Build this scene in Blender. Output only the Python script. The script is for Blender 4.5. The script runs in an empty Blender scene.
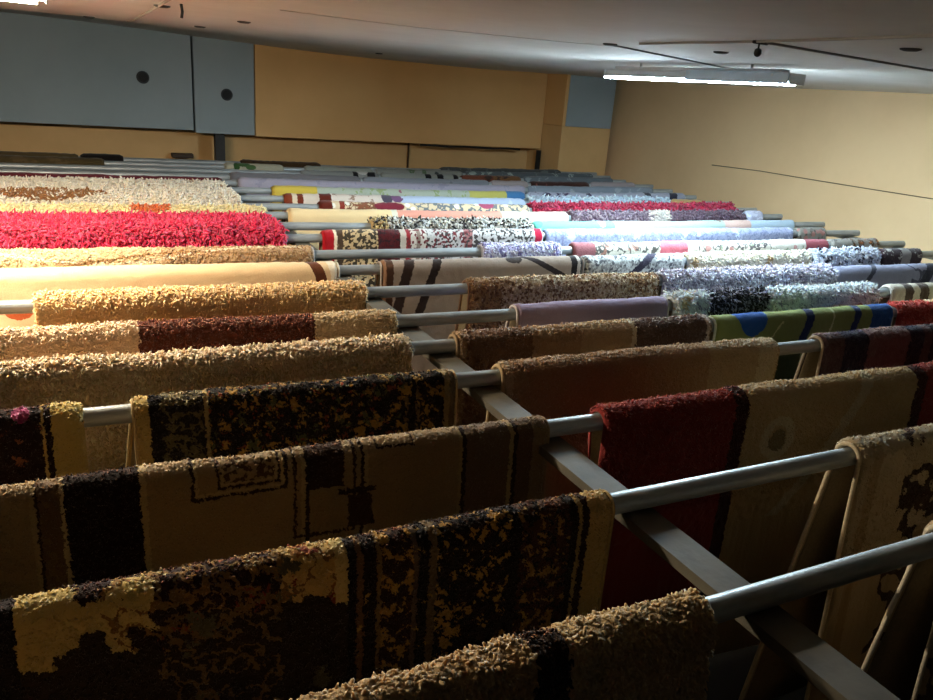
import bpy, math, random
import numpy as np
from mathutils import Matrix

C = bpy.context.scene.collection
SC = bpy.context.scene
RNG = np.random.default_rng(7)

# ------------------------------------------------------------------ camera
ZC = 2.6                                   # camera height above the floor
CX, CY, F = 466.5, 350.0, 767.0
vp1 = np.array([2050 - CX, 215 - CY, F]); vp2 = np.array([70 - CX, 58 - CY, F])
d1 = vp1 / np.linalg.norm(vp1)
d2 = vp2 / np.linalg.norm(vp2); d2 = d2 - d1 * (d1 @ d2); d2 /= np.linalg.norm(d2)
d3 = np.cross(d1, d2)
R = np.array([d1, d2, d3])
cam_d = bpy.data.cameras.new('camera'); cam = bpy.data.objects.new('camera', cam_d); C.objects.link(cam)
M4 = Matrix([[R[0, 0], -R[0, 1], -R[0, 2], 0], [R[1, 0], -R[1, 1], -R[1, 2], 0],
             [R[2, 0], -R[2, 1], -R[2, 2], ZC], [0, 0, 0, 1]])
cam.matrix_world = M4
cam_d.sensor_width = 36; cam_d.lens = F * 36 / 933; cam_d.clip_start = 0.02; cam_d.clip_end = 60
SC.camera = cam
SC.view_settings.view_transform = 'Standard'; SC.view_settings.look = 'None'
SC.view_settings.gamma = 1; SC.view_settings.use_curve_mapping = False
SC.view_settings.exposure = 0.28

ZP = 1.70                                  # height of the pole axes
RP = 0.026
ROWS = [0.866, 1.26, 1.675, 2.085, 2.42, 2.75, 3.19, 3.62, 3.98, 4.43, 4.82, 5.22, 5.58, 5.96, 6.38, 6.82, 7.20, 7.60, 7.98, 8.32]
SKEWS = [0, 0, -.010, -.012, -.016] + [-.020] * 15                               # poles sheared row by row to fit their slopes in the image
XB0, XB1 = 1.142, 5.775                    # the two beams they rest on
def bow_at(row, x):
    """far rows bent downwards between the beams to fit their heights in the image"""
    t = np.clip((np.asarray(x, float) - XB0) / (XB1 - XB0), 0, 1)
    return -(.018 if row >= 10 else 0.0) * np.sin(math.pi * t)
def lean(row, x): return SKEWS[row] * (x - 1.2)

def px2x(row, px, dz=0.045):
    """x on the ridge line of a row for a column of the photograph"""
    y, z = ROWS[row], ZP + dz - ZC
    a = (px - CX) / F
    K = R[1, 0] - a * R[1, 2]; A = R[0, 0] - a * R[0, 2] + K * SKEWS[row]; x = 1.2
    for _ in range(4):
        x = -(K * (y - 1.2 * SKEWS[row]) + (R[2, 0] - a * R[2, 2]) * (z + float(bow_at(row, x)))) / A
    return x

# ------------------------------------------------------------------ material helpers
def lin(h, k=1.0):
    if isinstance(h, str):
        v = [int(h[i:i + 2], 16) / 255 for i in (0, 2, 4)]
        v = [(c / 12.92 if c <= .04045 else ((c + .055) / 1.055) ** 2.4) * k for c in v]
        return (v[0], v[1], v[2], 1)
    return h

class N:
    def __init__(s, name):
        s.m = bpy.data.materials.new(name); s.m.use_nodes = True
        s.t = s.m.node_tree; s.n = s.t.nodes; s.l = s.t.links
        s.b = s.n['Principled BSDF']
    def put(s, sock, v):
        if isinstance(v, bpy.types.NodeSocket): s.l.new(v, sock)
        elif v is not None: sock.default_value = v
    def math(s, op, a, b=None, c=None):
        k = s.n.new('ShaderNodeMath'); k.operation = op
        s.put(k.inputs[0], a); s.put(k.inputs[1], b); s.put(k.inputs[2], c)
        return k.outputs[0]
    def noise(s, vec, scale, detail=2, rough=.5):
        k = s.n.new('ShaderNodeTexNoise'); s.put(k.inputs['Vector'], vec)
        k.inputs['Scale'].default_value = scale; k.inputs['Detail'].default_value = detail; k.inputs['Roughness'].default_value = rough
        return k.outputs['Fac']
    def vor(s, vec, scale, out='Distance', feat='F1'):
        k = s.n.new('ShaderNodeTexVoronoi'); k.feature = feat; s.put(k.inputs['Vector'], vec)
        k.inputs['Scale'].default_value = scale
        return k.outputs[out]
    def mix(s, f, a, b, mode='MIX'):
        k = s.n.new('ShaderNodeMix'); k.data_type = 'RGBA'; k.blend_type = mode
        s.put(k.inputs[0], f); s.put(k.inputs[6], a); s.put(k.inputs[7], b)
        return k.outputs[2]
    def vec(s, x, y, z=0.0):
        k = s.n.new('ShaderNodeCombineXYZ'); s.put(k.inputs[0], x); s.put(k.inputs[1], y); s.put(k.inputs[2], z)
        return k.outputs[0]
    def ramp(s, f, stops, interp='LINEAR'):
        k = s.n.new('ShaderNodeValToRGB'); k.color_ramp.interpolation = interp; s.put(k.inputs[0], f)
        e = k.color_ramp.elements
        while len(e) < len(stops): e.new(0.5)
        for q, (p, c) in zip(e, stops): q.position = p; q.color = lin(c)
        return k.outputs[0]
    def bump(s, h, strength, dist):
        k = s.n.new('ShaderNodeBump'); k.inputs['Strength'].default_value = strength; k.inputs['Distance'].default_value = dist
        s.put(k.inputs['Height'], h); s.l.new(k.outputs[0], s.b.inputs['Normal'])
    def coord(s, which='Object'):
        k = s.n.new('ShaderNodeTexCoord'); return k.outputs[which]
    def sep(s, v):
        k = s.n.new('ShaderNodeSeparateXYZ'); s.put(k.inputs[0], v); return k.outputs
    def set(s, **kw):
        for k, v in kw.items(): s.put(s.b.inputs[k.replace('_', ' ')], v)

def plain(name, col, rough=.7, metal=0.0, var=.12, scale=8, bump=0.0, bscale=60, dark=None):
    k = N(name); P = k.coord()
    n = k.noise(P, scale, 4, .6)
    c = lin(col)
    lo = tuple(x * (1 - var) for x in c[:3]) + (1,); hi = tuple(min(1, x * (1 + var)) for x in c[:3]) + (1,)
    k.set(Base_Color=k.ramp(n, [(.3, lo), (.7, hi)]), Roughness=rough, Metallic=metal)
    if bump: k.bump(k.noise(P, bscale, 3), bump, .004)
    return k.m

# ------------------------------------------------------------------ mesh helpers
def mesh_np(name, verts, faces_list, uv=None, rnd=None, smooth=True, soft=None):
    """faces_list: list of int arrays of shape (n,k)"""
    me = bpy.data.meshes.new(name)
    verts = np.asarray(verts, np.float32)
    me.vertices.add(len(verts)); me.vertices.foreach_set('co', verts.ravel())
    loops = np.concatenate([f.ravel() for f in faces_list]).astype(np.int32)
    sizes = np.concatenate([np.full(len(f), f.shape[1], np.int32) for f in faces_list])
    starts = np.concatenate([[0], np.cumsum(sizes)[:-1]]).astype(np.int32)
    me.loops.add(len(loops)); me.loops.foreach_set('vertex_index', loops)
    me.polygons.add(len(sizes)); me.polygons.foreach_set('loop_start', starts)
    me.polygons.foreach_set('use_smooth', np.full(len(sizes), smooth, bool))
    if uv is not None:
        l = me.uv_layers.new(name='UVMap')
        l.data.foreach_set('uv', np.asarray(uv, np.float32)[loops].ravel())
    if rnd is not None:
        a = me.attributes.new('strand', 'FLOAT', 'POINT'); a.data.foreach_set('value', np.asarray(rnd, np.float32))
    me.update(calc_edges=True); me.validate()
    if soft is not None:                   # yarn tips shade softly, like the pile they stand in
        n = np.empty(len(verts) * 3, np.float32); me.vertex_normals.foreach_get('vector', n); n = n.reshape(-1, 3)
        k = soft[0]; n[k:] = n[k:] * (1 - soft[2]) + soft[1] * soft[2]
        n /= np.maximum(np.linalg.norm(n, axis=1), 1e-6)[:, None]
        me.normals_split_custom_set_from_vertices(n)
    return me

def link(name, me, mat=None, parent=None, loc=None):
    o = bpy.data.objects.new(name, me); C.objects.link(o)
    if me is not None and mat is not None: me.materials.append(mat)
    if parent is not None: o.parent = parent
    if loc is not None: o.location = loc
    return o

def tag(o, label=None, cat=None, group=None, kind=None):
    if label: o['label'] = label
    if cat: o['category'] = cat
    if group: o['group'] = group
    if kind: o['kind'] = kind
    return o

class MB:
    def __init__(s): s.v = []; s.q = []; s.t = []; s.n = 0
    def add(s, v, quads=(), tris=()):
        v = np.asarray(v, float); s.v.append(v)
        if len(quads): s.q.append(np.asarray(quads) + s.n)
        if len(tris): s.t.append(np.asarray(tris) + s.n)
        s.n += len(v)
    def box(s, x0, x1, y0, y1, z0, z1):
        s.add([(x, y, z) for z in (z0, z1) for y in (y0, y1) for x in (x0, x1)],
              [(0, 2, 3, 1), (4, 5, 7, 6), (0, 1, 5, 4), (2, 6, 7, 3), (0, 4, 6, 2), (1, 3, 7, 5)])
    def bbox(s, x0, x1, y0, y1, z0, z1, b=.004):
        """box with chamfered edges along its three axes"""
        import bmesh
        bm = bmesh.new(); bmesh.ops.create_cube(bm, size=1)
        for v in bm.verts:
            v.co = ((x0 + x1) / 2 + v.co.x * (x1 - x0), (y0 + y1) / 2 + v.co.y * (y1 - y0), (z0 + z1) / 2 + v.co.z * (z1 - z0))
        bmesh.ops.bevel(bm, geom=list(bm.edges), offset=b, segments=2, affect='EDGES', profile=.5)
        bm.verts.index_update()
        v = [tuple(w.co) for w in bm.verts]
        q = [[w.index for w in f.verts] for f in bm.faces if len(f.verts) == 4]
        t = [[w.index for w in f.verts] for f in bm.faces if len(f.verts) == 3]
        for f in bm.faces:
            if len(f.verts) > 4:
                i = [w.index for w in f.verts]
                t += [[i[0], i[k], i[k + 1]] for k in range(1, len(i) - 1)]
        bm.free(); s.add(v, q, t)
    def tube(s, pts, r, seg=12, cap=True):
        pts = [np.asarray(p, float) for p in pts]; n = len(pts)
        rr = r if hasattr(r, '__len__') else [r] * n
        V = []; up = None
        for i, p in enumerate(pts):
            d = pts[min(i + 1, n - 1)] - pts[max(i - 1, 0)]; d /= np.linalg.norm(d)
            if up is None:
                up = np.array([0, 0, 1.]) if abs(d[2]) < .9 else np.array([1., 0, 0])
            a = np.cross(d, up); a /= np.linalg.norm(a); b = np.cross(a, d); up = b
            for k in range(seg):
                t = 2 * math.pi * k / seg
                V.append(p + rr[i] * (math.cos(t) * a + math.sin(t) * b))
        q = [(i * seg + k, i * seg + (k + 1) % seg, (i + 1) * seg + (k + 1) % seg, (i + 1) * seg + k) for i in range(n - 1) for k in range(seg)]
        t = []
        if cap:
            V.append(pts[0]); V.append(pts[-1]); c0 = n * seg
            for k in range(seg):
                t.append((c0, (k + 1) % seg, k)); t.append((c0 + 1, (n - 1) * seg + k, (n - 1) * seg + (k + 1) % seg))
        s.add(V, q, t)
    def build(s, name, mat, parent=None, smooth=False):
        fl = []
        if s.q: fl.append(np.concatenate(s.q))
        if s.t: fl.append(np.concatenate(s.t))
        return link(name, mesh_np(name, np.concatenate(s.v), fl, smooth=smooth), mat, parent)

def auto_smooth(o, ang=.6):
    me = o.data
    me.polygons.foreach_set('use_smooth', np.ones(len(me.polygons), bool))
    me.set_sharp_from_angle(angle=ang)
    return o

# ------------------------------------------------------------------ numpy noise
def vnoise(u, v, scale, seed):
    """value noise, features of the given size in metres"""
    g = np.random.default_rng(seed); n = 128
    L = g.random((n, n))
    x = u / scale; y = v / scale
    i = np.floor(x).astype(int); j = np.floor(y).astype(int)
    fx = x - i; fy = y - j; fx = fx * fx * (3 - 2 * fx); fy = fy * fy * (3 - 2 * fy)
    a = L[i % n, j % n]; b = L[(i + 1) % n, j % n]; c = L[i % n, (j + 1) % n]; d = L[(i + 1) % n, (j + 1) % n]
    return (a * (1 - fx) + b * fx) * (1 - fy) + (c * (1 - fx) + d * fx) * fy

# ------------------------------------------------------------------ rug material
def rug_material(name, row, base, layers=(), bump=.5, bscale=260, var=.22, warp=.006, sheen=.15, sss=0.0):
    """base: [(px, colour), ...] bands along the pole; layers: patterns on top of the bands, edge with painted shade"""
    k = N(name)
    U = k.sep(k.coord('UV')); u0, v0 = U[0], U[1]
    P0 = k.vec(u0, v0)
    wn = k.noise(P0, 55, 3, .6)
    off = k.math('MULTIPLY', k.math('SUBTRACT', wn, .5), warp * 3)
    off = k.math('ADD', off, k.math('MULTIPLY', k.math('SUBTRACT', k.noise(P0, 260, 2, .6), .5), warp * 1.6))
    u = k.math('ADD', u0, off); v = k.math('ADD', v0, off)
    P = k.vec(u, v)
    X = lambda p: px2x(row, p)
    xs = [X(p) if p is not None else -6.0 for p, c in base]
    q0 = k.n.new('ShaderNodeRGB'); q0.outputs[0].default_value = lin(base[0][1]); col = q0.outputs[0]
    for x_, (p_, c_) in list(zip(xs, base))[1:]:
        col = k.mix(k.math('GREATER_THAN', u, x_), col, lin(c_))
    AND = lambda a, b: k.math('MULTIPLY', a, b)
    GT = lambda a, b: k.math('GREATER_THAN', a, b)
    LT = lambda a, b: k.math('LESS_THAN', a, b)
    def rng_u(a, b):
        m = None
        if a is not None: m = GT(u, X(a))
        if b is not None: m = LT(u, X(b)) if m is None else AND(m, LT(u, X(b)))
        return m
    for L in layers:
        t = L[0]
        if t == 'box':                     # box, px0, px1, v0, v1, col
            m = AND(rng_u(L[1], L[2]), AND(GT(v, L[3]), LT(v, L[4]))); c = L[5]
        elif t == 'frame':                 # frame, px0, px1, v0, v1, w, col
            o = AND(rng_u(L[1], L[2]), AND(GT(v, L[3]), LT(v, L[4]))); w = L[5]
            i = AND(AND(GT(u, X(L[1]) + w), LT(u, X(L[2]) - w)), AND(GT(v, L[3] + w), LT(v, L[4] - w)))
            m = AND(o, k.math('SUBTRACT', 1.0, i)); c = L[6]
        elif t in ('ell', 'ring'):         # ell, px, v, ru, rv, col | ring, px, v, r, w, col
            du = k.math('SUBTRACT', u, X(L[1])); dv = k.math('SUBTRACT', v, L[2])
            if t == 'ell':
                d = k.math('ADD', k.math('POWER', k.math('ABSOLUTE', k.math('DIVIDE', du, L[3])), 2.0), k.math('POWER', k.math('ABSOLUTE', k.math('DIVIDE', dv, L[4])), 2.0))
                m = LT(d, 1.0); c = L[5]
            else:
                d = k.math('SQRT', k.math('ADD', k.math('MULTIPLY', du, du), k.math('MULTIPLY', dv, dv)))
                m = LT(k.math('ABSOLUTE', k.math('SUBTRACT', d, L[3])), L[4]); c = L[5]
        elif t == 'diag':                  # diag, px, slope(du/dv), halfwidth, v0, v1, col [, curve]
            c0 = k.math('ADD', X(L[1]), k.math('MULTIPLY', v, L[2]))
            if len(L) > 7: c0 = k.math('ADD', c0, k.math('MULTIPLY', k.math('MULTIPLY', v, v), L[7]))
            m = LT(k.math('ABSOLUTE', k.math('SUBTRACT', u, c0)), L[3])
            m = AND(m, AND(GT(v, L[4]), LT(v, L[5]))); c = L[6]
        elif t == 'wave':                  # wave, v, amp, freq, phase, halfwidth, col, px0, px1
            w = k.math('MULTIPLY', k.math('SINE', k.math('ADD', k.math('MULTIPLY', u, L[3]), L[4])), L[2])
            m = LT(k.math('ABSOLUTE', k.math('SUBTRACT', v, k.math('ADD', w, L[1]))), L[5]); c = L[6]
            q = rng_u(L[7], L[8]) if len(L) > 7 else None
            if q is not None: m = AND(m, q)
        elif t == 'noise':                 # noise, scale, thr, col, px0, px1, seed
            sd = L[6] if len(L) > 6 else 0.0
            m = GT(k.noise(k.vec(u, v, sd), L[1], 6, .68), L[2]); c = L[3]
            q = rng_u(L[4], L[5]) if len(L) > 4 else None
            if q is not None: m = AND(m, q)
        elif t == 'iso':                   # iso-line scrolls: iso, scale, level, halfwidth, col, px0, px1, seed
            n = k.noise(k.vec(u, v, L[7] if len(L) > 7 else 0.0), L[1], 2, .5)
            m = LT(k.math('ABSOLUTE', k.math('SUBTRACT', n, L[2])), L[3]); c = L[4]
            q = rng_u(L[5], L[6]) if len(L) > 5 else None
            if q is not None: m = AND(m, q)
        elif t == 'dots':                  # dots, scale, radius, col, px0, px1, seed
            m = LT(k.vor(k.vec(u, v, L[6] if len(L) > 6 else 0.0), L[1]), L[2]); c = L[3]
            q = rng_u(L[4], L[5]) if len(L) > 4 else None
            if q is not None: m = AND(m, q)
        elif t == 'edge':                  # ragged dark blotches and painted shade down the flap: edge, v0, amplitude, col, px0, px1
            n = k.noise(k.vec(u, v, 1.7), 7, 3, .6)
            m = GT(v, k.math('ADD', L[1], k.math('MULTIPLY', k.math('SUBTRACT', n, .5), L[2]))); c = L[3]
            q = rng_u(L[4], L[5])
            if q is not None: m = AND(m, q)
        elif t == 'speck':                 # speck, scale, thr, col, px0, px1
            vc = k.vor(k.vec(u0, v0, 0.3), L[1], 'Color')
            m = GT(k.sep(vc)[0], L[2]); c = L[3]
            q = rng_u(L[4], L[5]) if len(L) > 4 else None
            if q is not None: m = AND(m, q)
        elif t == 'strand':                # single tufts of another yarn: strand, lo, hi, col, px0, px1
            a = k.n.new('ShaderNodeAttribute'); a.attribute_name = 'strand'
            m = AND(GT(a.outputs['Fac'], L[1]), LT(a.outputs['Fac'], L[2])); c = L[3]
            q = rng_u(L[4], L[5]) if len(L) > 4 else None
            if q is not None: m = AND(m, q)
        col = k.mix(m, col, lin(c))
    g = k.noise(P0, 190, 3, .75)
    g2 = k.noise(P0, 6, 2, .5)
    gg = k.math('ADD', k.math('MULTIPLY', k.math('SUBTRACT', g, .5), var * 2), k.math('MULTIPLY', k.math('SUBTRACT', g2, .5), var * .8))
    gg = k.math('ADD', gg, 1.0)
    hsv = k.n.new('ShaderNodeHueSaturation'); k.l.new(col, hsv.inputs['Color']); k.l.new(gg, hsv.inputs['Value'])
    k.set(Base_Color=hsv.outputs[0], Roughness=.95)
    k.b.inputs['Specular IOR Level'].default_value = .03
    k.b.inputs['Subsurface Weight'].default_value = sss; k.b.inputs['Subsurface Radius'].default_value = (1, .8, .6); k.b.inputs['Subsurface Scale'].default_value = .010
    k.b.inputs['Sheen Weight'].default_value = sheen; k.b.inputs['Sheen Roughness'].default_value = .5
    if bump:
        h = k.math('ADD', k.noise(P0, bscale, 3, .65), k.math('MULTIPLY', k.noise(P0, bscale * .35, 2, .5), .8))
        k.bump(h, bump, .006)
    return k.m

MB_CACHE = {}
def cmat(col, kind='cloth'):
    key = (col, kind)
    if key not in MB_CACHE:
        k = N('binding_%s' % col if kind == 'cloth' else 'jute_%s' % col)
        P = k.coord(); n = k.noise(P, 120, 3, .6); c = lin(col)
        k.set(Base_Color=k.ramp(n, [(.3, tuple(x * .75 for x in c[:3]) + (1,)), (.7, c)]), Roughness=.95)
        k.bump(k.noise(P, 300, 2), .4, .003)
        MB_CACHE[key] = k.m
    return MB_CACHE[key]

# ------------------------------------------------------------------ rug geometry
def sheet(row, us, vs, rad, dz, Rfun):
    pass

def rug(name, label, row, a, b, mat_args, t=.018, amp=.003, clump=.014, Lf=1.05, Lb=1.0, sf=0.0, sb=0.0, fine=None, vf=.42,
        shag=None, edge='c9bda4', bind=None, span=0.0, sag=.004, seed=None, simple=False, group='rugs hung over the drying poles'):
    """a, b: photograph columns of the two ends (or ('x', metres)); t pile thickness; sf/sb skew of front and back flap"""
    seed = seed if seed is not None else (row * 37 + int(abs(hash(label)) * 0) + len(label) * 11 + int((a if not isinstance(a, tuple) else a[1] * 50)))
    x0 = a[1] if isinstance(a, tuple) else px2x(row, a)
    x1 = b[1] if isinstance(b, tuple) else px2x(row, b)
    y = ROWS[row]
    if fine is None: fine = .007 if row < 3 else .009 if row < 6 else .013 if row < 10 else .02 if row < 13 else .03
    ri = RP + .0045; ro = ri + t
    nu = max(6, int((x1 - x0) / fine) + 1); us = np.linspace(x0, x1, nu)
    vb = -np.array(list(np.arange(.10, Lb, .06)) + [Lb])[::-1] - span
    vm = np.arange(-.10 - span + fine, vf, fine)
    ve = np.array(list(np.arange(vf, Lf, .05)) + [Lf])
    vs = np.concatenate([vb, vm, ve])
    nv = len(vs)
    Ug, Vg = np.meshgrid(us, vs, indexing='ij')
    def place(u, v, r, d):
        """position on the drape: r radius at the pole, d pile displacement along the normal"""
        a_ = math.pi / 2 * ro
        flat = np.clip(-v, 0, span) if span else 0.0   # the stretch laid flat over the next poles
        v = np.where(v > 0, v, np.minimum(v + span, 0))
        th = np.clip(v / ro, -math.pi / 2, math.pi / 2)
        drop = np.maximum(np.abs(v) - a_, 0)
        sw = (vnoise(u + seed, np.zeros_like(u), .35, seed) - .5) * .05 * np.minimum(drop, .8)
        sy = np.where(v > 0, 1.0, -1.0)
        rr = r + d
        yy = y + flat + lean(row, u) - rr * np.sin(th) - sw * 1.0 - sy * .025 * drop
        zz = ZP + bow_at(row, u) + rr * np.cos(th) - drop
        xx = u + np.where(v > 0, sf, sb) * drop
        return np.stack([xx, yy, zz], -1)
    def bulge(u, v):
        n_ = (vnoise(u + 9, v + 9, clump, seed) - .5) * 2 * amp + (vnoise(u + 9, v + 9, clump * .5, seed + 1) - .5) * amp
        return n_ + (vnoise(u + 5, v * .3 + 5, .16, seed + 2) - .5) * 2 * sag
    nz = bulge(Ug, Vg)
    e = np.minimum(Ug - x0, x1 - Ug); er = min(.012, t)
    nz -= t * .75 * (1 - np.sqrt(np.clip(1 - (1 - np.clip(e / er, 0, 1)) ** 2, 0, 1)))
    nz = np.maximum(nz, -t * .8)
    outer = place(Ug, Vg, ro, nz).reshape(-1, 3)
    inner = place(Ug, Vg, ri, 0).reshape(-1, 3)
    # keep the grain regular: outer and inner layers joined along the rim
    idx = np.arange(nu * nv).reshape(nu, nv)
    q = np.stack([idx[:-1, :-1], idx[1:, :-1], idx[1:, 1:], idx[:-1, 1:]], -1).reshape(-1, 4)
    ofs = nu * nv
    qi = q[:, ::-1] + ofs
    def rim(line):
        return np.stack([line[:-1], line[1:], line[1:] + ofs, line[:-1] + ofs], -1)
    rims = [rim(idx[:, 0])[:, ::-1], rim(idx[:, -1]), rim(idx[0, :]), rim(idx[-1, :])[:, ::-1]]
    V = [outer, inner]; uv = [np.stack([Ug, Vg], -1).reshape(-1, 2)] * 2
    rn = [np.full(ofs * 2, .5)]
    # consistent outward facing: for increasing u and v (towards the camera) the quad order above faces inward, so flip
    quads = [q[:, ::-1], qi[:, ::-1]] + [r_[:, ::-1] for r_ in rims]
    faces = [np.concatenate(quads)]
    soft = None
    if shag:
        g = np.random.default_rng(seed + 5)
        dens, Lt, wt = shag[0], shag[1], shag[2]
        v_lo, v_hi = -.09 - span, min(vf, .40)
        n = int(dens * (x1 - x0) * (v_hi - v_lo))
        tu = g.uniform(x0 + .002, x1 - .002, n); tv = g.uniform(v_lo, v_hi, n)
        te = np.clip(np.minimum(tu - x0, x1 - tu) / er, 0, 1)
        base = place(tu, tv, ro, np.maximum(bulge(tu, tv) - t * .75 * (1 - np.sqrt(np.clip(1 - (1 - te) ** 2, 0, 1))), -t * .8) - min(.0025, t * .15))
        tw = np.where(tv > 0, tv, np.minimum(tv + span, 0)); th = np.clip(tw / ro, -math.pi / 2, math.pi / 2)
        nrm = np.stack([np.zeros(n), -np.sin(th), np.cos(th)], -1)
        # ends of the rug let their tufts fall sideways
        rd = g.normal(0, 1, (n, 3)) * (shag[3] if len(shag) > 3 else .7)
        d_ = nrm * 1.0 + rd; d_ += nrm * np.maximum(.3 - (d_ * nrm).sum(1), 0)[:, None]; d_ /= np.linalg.norm(d_, axis=1)[:, None]
        L = Lt * g.uniform(.65, 1.25, n)[:, None]
        dn = np.tile(np.array([[0, 0, -1.0]]), (n, 1)); dn -= nrm * (dn * nrm).sum(1)[:, None] * .6
        mid = base + d_ * L * .55
        d2_ = d_ * .4 + dn * .75 + g.normal(0, 1, (n, 3)) * .45; d2_ /= np.linalg.norm(d2_, axis=1)[:, None]
        d2_ += nrm * np.maximum(-.15 - (d2_ * nrm).sum(1), 0)[:, None]; d2_ /= np.linalg.norm(d2_, axis=1)[:, None]
        tip = mid + d2_ * L * .55
        rdir = g.normal(0, 1, (n, 3)); s1 = np.cross(d_, rdir); s1 /= np.linalg.norm(s1, axis=1)[:, None]; s2 = np.cross(d_, s1)
        w = wt * g.uniform(.75, 1.25, n)[:, None]
        rings = []
        for c_, ww in ((base, 1.0), (mid, 1.2), (tip, .85)):
            for kk in range(4):
                an = math.pi / 2 * kk
                rings.append(c_ + w * ww * (math.cos(an) * s1 + math.sin(an) * s2))
        end = tip + d2_ * w * .8
        T = np.stack(rings + [end], 1)     # n,13,3
        b0 = ofs * 2 + np.arange(n)[:, None] * 13
        qq = []
        for rg in (0, 4):
            for kk in range(4):
                k2 = (kk + 1) % 4
                qq.append(np.concatenate([b0 + rg + kk, b0 + rg + k2, b0 + rg + 4 + k2, b0 + rg + 4 + kk], 1))
        tt = [np.concatenate([b0 + 8 + kk, b0 + 8 + (kk + 1) % 4, b0 + 12], 1) for kk in range(4)]
        V.append(T.reshape(-1, 3)); uv.append(np.repeat(np.stack([tu, tv], -1), 13, 0))
        rn.append(np.repeat(g.uniform(0, 1, n), 13))
        qq.append(np.concatenate([b0 + 3, b0 + 2, b0 + 1, b0], 1))
        faces = [np.concatenate([faces[0]] + qq), np.concatenate(tt)]
        soft = None
    zb = ZP + ro
    org = np.array([(x0 + x1) / 2, y, ZP])
    me = mesh_np('pile', np.concatenate(V) - org, faces, np.concatenate(uv), np.concatenate(rn), soft=soft)
    m = rug_material(name + '_pile', row, **dict(mat_args, sss=.6 if shag else 0.0))
    if simple:
        o = link(name, me, m); o.location = org
        return tag(o, label, 'rug', group)
    root = bpy.data.objects.new(name, None); C.objects.link(root); root.location = org; root.empty_display_size = .1
    tag(root, label, 'rug', group)
    link('pile', me, m, root)
    # woven backing
    vsb = np.concatenate([-np.array(list(np.arange(.10, Lb, .1)) + [Lb - .006])[::-1] - span, np.linspace(-.08 - span, .08, 17 + int(span * 90)), np.array(list(np.arange(.10, Lf, .1)) + [Lf - .006])])
    usb = np.linspace(x0 + .004, x1 - .004, 9)
    A, B = np.meshgrid(usb, vsb, indexing='ij')
    ob = place(A, B, ri - .0004, 0).reshape(-1, 3); ib = place(A, B, RP + .0008, 0).reshape(-1, 3)
    idb = np.arange(A.size).reshape(A.shape); ofs = A.size
    qb = np.stack([idb[:-1, :-1], idb[1:, :-1], idb[1:, 1:], idb[:-1, 1:]], -1).reshape(-1, 4)
    rb = [rim(idb[:, 0]), rim(idb[:, -1])[:, ::-1], rim(idb[0, :])[:, ::-1], rim(idb[-1, :])]
    link('backing', mesh_np('backing', np.concatenate([ob, ib]) - org, [np.concatenate([qb[:, ::-1], qb + ofs] + rb)]), cmat('8a7a5e', 'jute'), root)
    if bind:
        vv = np.concatenate([-np.array(list(np.arange(.10, Lb, .08)) + [Lb])[::-1] - span, np.linspace(-.08, .08, 15), np.array(list(np.arange(.10, Lf, .08)) + [Lf])])
        for xe, sgn in ((x0, -1), (x1, 1)):
            mb = MB(); pts = place(np.full(len(vv), xe + sgn * .0035), vv, ri + t * .38, 0) - org
            mb.tube(list(pts), max(.0045, t * .36), 8)
            mb.build('binding', cmat(bind), root, smooth=True)
    return root

# ------------------------------------------------------------------ setting
XW = 6.35; YW = 9.25; XL = -3.6; YN = -3.2
def struct(o): o['kind'] = 'structure'; return o

def ceil_z(x, y):
    s = lambda t: np.clip(t, 0, 1) ** 2 * (3 - 2 * np.clip(t, 0, 1))
    return 2.85 + .115 * s((3.3 - x) / 4.2) * s((y - 5.2) / 3.2) + .02 * s((x - 4.4) / 1.0) * s((y - 7) / 1.5) + (vnoise(np.asarray(x) + 20., np.asarray(y) + 20., 1.3, 3) - .5) * .012

xs = np.linspace(XL, XW, 60); ys = np.linspace(YN, YW, 70); A, B = np.meshgrid(xs, ys, indexing='ij')
top = np.stack([A, B, ceil_z(A, B)], -1).reshape(-1, 3); up = top + np.array([0, 0, .12])
idx = np.arange(A.size).reshape(A.shape)
q = np.stack([idx[:-1, :-1], idx[:-1, 1:], idx[1:, 1:], idx[1:, :-1]], -1).reshape(-1, 4)
kc = N('ceiling_paint'); P = kc.coord()
n1 = kc.noise(P, .9, 4, .6); n2 = kc.noise(P, 14, 3, .6)
cc = kc.ramp(n1, [(.3, 'cbc8c0'), (.62, 'dedcd6')])
kc.set(Base_Color=kc.mix(kc.math('MULTIPLY', n2, .25), cc, lin('aaa8a0')), Roughness=.8); kc.bump(n2, .08, .01)
struct(link('ceiling', mesh_np('ceiling', np.concatenate([top, up]), [q, q[:, ::-1] + A.size]), kc.m))

mf = plain('concrete_floor', '2c2a26', .85, 0, .3, 3, .3, 30)
b = MB(); b.box(XL - .2, XW + .2, YN - .2, YW + .2, -.1, 0); struct(b.build('floor', mf))

def wall_paint(name, col, stain, sc=1.2):
    k = N(name); P = k.coord(); n = k.noise(P, sc, 5, .62); n2 = k.noise(P, 22, 4, .6)
    c = k.ramp(n, [(.32, stain), (.6, col)])
    k.set(Base_Color=k.mix(k.math('MULTIPLY', n2, .18), c, lin(stain)), Roughness=.75); k.bump(n2, .12, .01); return k.m
yellow = wall_paint('yellow_paint', 'd8b078', 'caa26a')
yellow2 = wall_paint('yellow_soffit_paint', 'dcb074', 'd0a468', .7)
yellow_pale = wall_paint('pale_yellow_paint', 'e6c496', 'd8b486', .6)
blue = wall_paint('blue_paint', '98a6ac', '8c9ca2', .7)
dim = wall_paint('low_bounce_end_paint', '3e3933', '34302b', .7)  # unseen end walls, coloured dark so little light bounces onto the near rugs

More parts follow.
